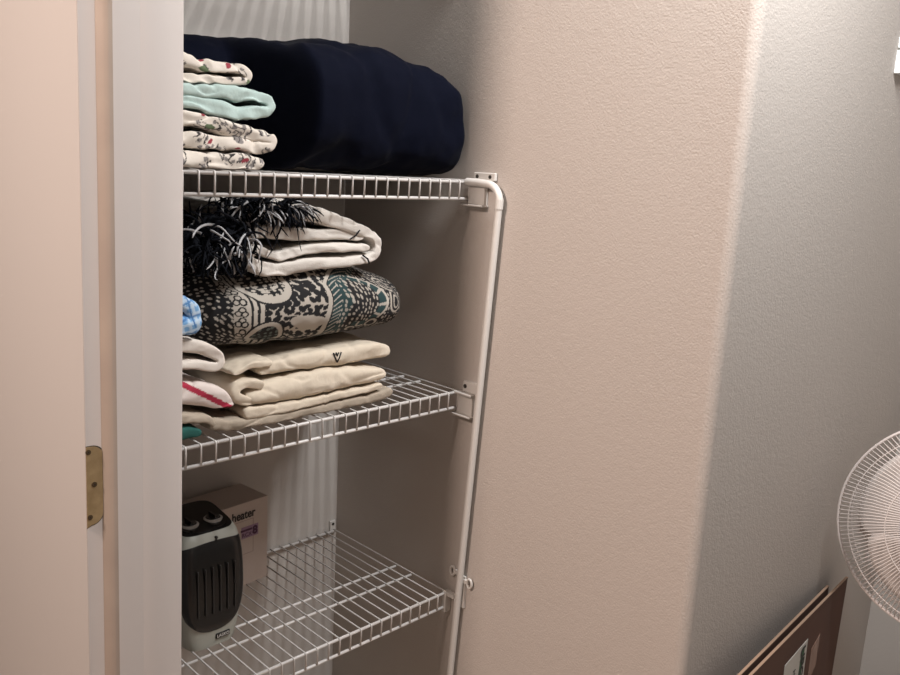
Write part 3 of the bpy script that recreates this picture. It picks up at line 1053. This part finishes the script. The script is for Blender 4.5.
b = MB(); b.tube([hc + Vector((0.006, -0.0575, 0.2085)), hc + Vector((0.006, -0.0620, 0.2085))], 0.0024, 10)
b.box(hc + Vector((0.0052, -0.0622, 0.2030)), hc + Vector((0.0068, -0.0575, 0.2090)))
b.build('indicator_mark', M['ink'], ht)

# ------------------------------------------------------------------ flattened cardboard box leaning by the grey wall
cb = thing('cardboard_box', 'flattened brown cardboard box standing against the grey wall', 'box', (0.37, -0.98, 0))


def slab(b, p0, p1, q1, q0, th, mi=0, off=(0, 0, 0)):
    # quad p0 p1 (top left, top right), q1 q0 (bottom right, bottom left), thickness th towards +y
    o = Vector(off)
    A = [Vector(p) + o for p in (p0, p1, q1, q0)]
    B = [p + Vector((-0.05, 1, 0)).normalized() * th for p in A]
    b.add([*A, *B], [(0, 3, 2, 1), (4, 5, 6, 7), (0, 1, 5, 4), (1, 2, 6, 5), (2, 3, 7, 6), (3, 0, 4, 7)], mi)


# front panel (y follows a slight angle to the wall), back panel, flap
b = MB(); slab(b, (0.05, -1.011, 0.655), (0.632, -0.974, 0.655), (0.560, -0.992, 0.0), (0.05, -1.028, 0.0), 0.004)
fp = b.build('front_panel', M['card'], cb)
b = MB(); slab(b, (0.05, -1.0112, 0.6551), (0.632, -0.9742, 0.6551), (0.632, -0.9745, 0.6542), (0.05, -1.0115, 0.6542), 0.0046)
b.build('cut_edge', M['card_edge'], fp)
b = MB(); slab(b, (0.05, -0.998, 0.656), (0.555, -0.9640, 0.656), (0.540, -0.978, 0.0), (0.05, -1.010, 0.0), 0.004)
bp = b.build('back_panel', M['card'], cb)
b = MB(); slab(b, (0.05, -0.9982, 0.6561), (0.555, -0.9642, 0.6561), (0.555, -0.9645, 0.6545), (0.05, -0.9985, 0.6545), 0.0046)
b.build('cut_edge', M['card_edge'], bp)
# a frame on the front panel to place its label: u along the top edge, v down
TL, TR, BL = Vector((0.05, -1.011, 0.655)), Vector((0.632, -0.974, 0.655)), Vector((0.05, -1.028, 0.0))
U = (TR - TL).normalized(); V = (BL - TL).normalized(); N = U.cross(V).normalized()
if N.y > 0: N = -N


def onp(u, v, h): return TL + U * u + V * v + N * h


def pquad(name, pts, h, mat, parent):
    b = MB(); n = len(pts)
    b.add([onp(u, v, 0.0) for u, v in pts] + [onp(u, v, h) for u, v in pts], [tuple(range(n)), tuple(range(2 * n - 1, n - 1, -1))] + [(i, i + n, (i + 1) % n + n, (i + 1) % n) for i in range(n)])
    return b.build(name, mat, parent)


lb = pquad('shipping_label', [(0.235, 0.055), (0.354, 0.050), (0.348, 0.235), (0.230, 0.240)], 0.0008, M['label'], fp)
pquad('label_band', [(0.322, 0.064), (0.338, 0.063), (0.334, 0.120), (0.318, 0.121)], 0.0012, M['green_ink'], lb)
pquad('packing_tape', [(0.385, 0.085), (0.430, 0.070), (0.425, 0.140), (0.380, 0.160)], 0.0006, M['tape'], fp)
rm = Matrix((V, -U if False else U.cross(V).cross(V), N)).transposed()
xa = V; za = N; ya = za.cross(xa)
rm = Matrix((xa, ya, za)).transposed()


def ptext(body, u, v, size, mat, bold=0.0):
    t = text_mesh('label_lettering', body, size, (0, 0, 0), (0, 0, 0), mat, lb, 0.0002, bold)
    t.rotation_euler = rm.to_euler()
    t.location = onp(u, v, 0.0014) - parent_loc(lb)


ptext('UPGRADED', 0.329, 0.145, 0.034, M['ink'], 0.0008)
ptext('HANDLE 2', 0.290, 0.130, 0.018, M['ink'])

# ------------------------------------------------------------------ pedestal fan
FC = Vector((0.545, -1.180, 0.855))
fan = thing('pedestal_fan', 'white pedestal fan in front of the cardboard and grey wall', 'fan', (FC.x, FC.y, 0))
fax = (Vector((-1.173, -1.533, 1.05)) - FC).normalized()    # the fan faces the doorway
e1 = fax.cross(Vector((0, 0, 1))).normalized()
e2 = e1.cross(fax)
RF = 0.207


def fp_(r, a, d): return FC + (e1 * math.cos(a) + e2 * math.sin(a)) * r + fax * d


def grille(name, sgn, twist):
    b = MB()
    prof = [(0.035, 0.050), (0.10, 0.047), (0.15, 0.040), (0.185, 0.026), (0.200, 0.012), (RF, 0.002)]
    n = 150
    for k in range(n):
        a0 = 2 * PI * k / n
        b.tube([fp_(r, a0 + twist * (1 - r / RF), sgn * d) for r, d in prof], 0.0009, 5)
    for r, d, t in ((RF, 0.003, 0.0030), (0.186, 0.0255, 0.0011), (0.120, 0.0445, 0.0011), (0.040, 0.050, 0.0018)):
        b.tube([fp_(r, 2 * PI * k / 72, sgn * d) for k in range(72)], t, 6, closed=True)
    return b.build(name, M['fan_white'], fan, smooth=True)


g1 = grille('front_grille', 1, 0.35)
b = MB(); c0 = FC + fax * 0.046; b.tube([c0, c0 + fax * 0.008, c0 + fax * 0.010], [0.040, 0.040, 0.030], 32)
b.build('grille_badge', M['fan_blade'], g1, smooth='angle')
g2 = grille('rear_grille', -1, -0.35)
for k in range(3):
    b = MB()
    n1, n2 = 14, 16
    base = 2 * PI * k / 3 + 0.4
    for i in range(n1 + 1):
        r = 0.025 + (0.172 - 0.025) * i / n1
        half = 0.52 + 0.66 * math.sin(PI * min(1, (i / n1) * 0.62 + 0.10))
        for j in range(n2 + 1):
            s = -1 + 2 * j / n2
            rr_ = r * (1 - 0.10 * max(0, s) ** 2 * (i / n1))
            b.v.append(tuple(fp_(rr_, base + s * half + 0.35 * i / n1, 0.016 * s - 0.002)))
    for i in range(n1):
        for j in range(n2):
            q = i * (n2 + 1) + j
            b.f.append((q, q + 1, q + n2 + 2, q + n2 + 1)); b.m.append(0)
    o = b.build('blade', M['fan_blade'], fan, smooth=True)
    md = o.modifiers.new('solid', 'SOLIDIFY'); md.thickness = 0.0022
b = MB(); b.tube([FC - fax * 0.02, FC + fax * 0.022, FC + fax * 0.030], [0.028, 0.028, 0.018], 24)
b.build('hub', M['fan_blade'], fan, smooth='angle')
b = MB(); b.tube([FC - fax * 0.050, FC - fax * 0.060, FC - fax * 0.12, FC - fax * 0.14], [0.045, 0.052, 0.048, 0.030], 28)
b.build('motor_housing', M['fan_blade'], fan, smooth='angle')
PB = FC - fax * 0.085
b = MB(); b.tube([(PB.x, PB.y, 0.03), (PB.x, PB.y, PB.z - 0.03)], 0.012, 16)
b.build('pole', M['fan_white'], fan, smooth='angle')
b = MB()
for a in (0, PI / 2):
    dx_, dy_ = 0.17 * math.cos(a + 0.8), 0.17 * math.sin(a + 0.8)
    b.tube([(PB.x - dx_, PB.y - dy_, 0.012), (PB.x, PB.y, 0.024), (PB.x + dx_, PB.y + dy_, 0.012)], 0.012, 12)
b.tube([(PB.x, PB.y, 0.015), (PB.x, PB.y, 0.06)], 0.03, 20)
b.build('base', M['fan_white'], fan, smooth='angle')

# ------------------------------------------------------------------ small white fixture high on the grey wall
wf = thing('wall_fixture', 'small white plastic fixture high on the grey wall', 'fixture', (0.52, YC, 1.71))
b = MB(); b.box((0.545, YC - 0.012, 1.686), (0.605, YC, 1.728)); b.build('lower_block', M['white'], wf, bevel=0.002)
b = MB(); b.box((0.547, YC - 0.008, 1.732), (0.605, YC, 1.752)); b.build('upper_block', M['white'], wf, bevel=0.002)
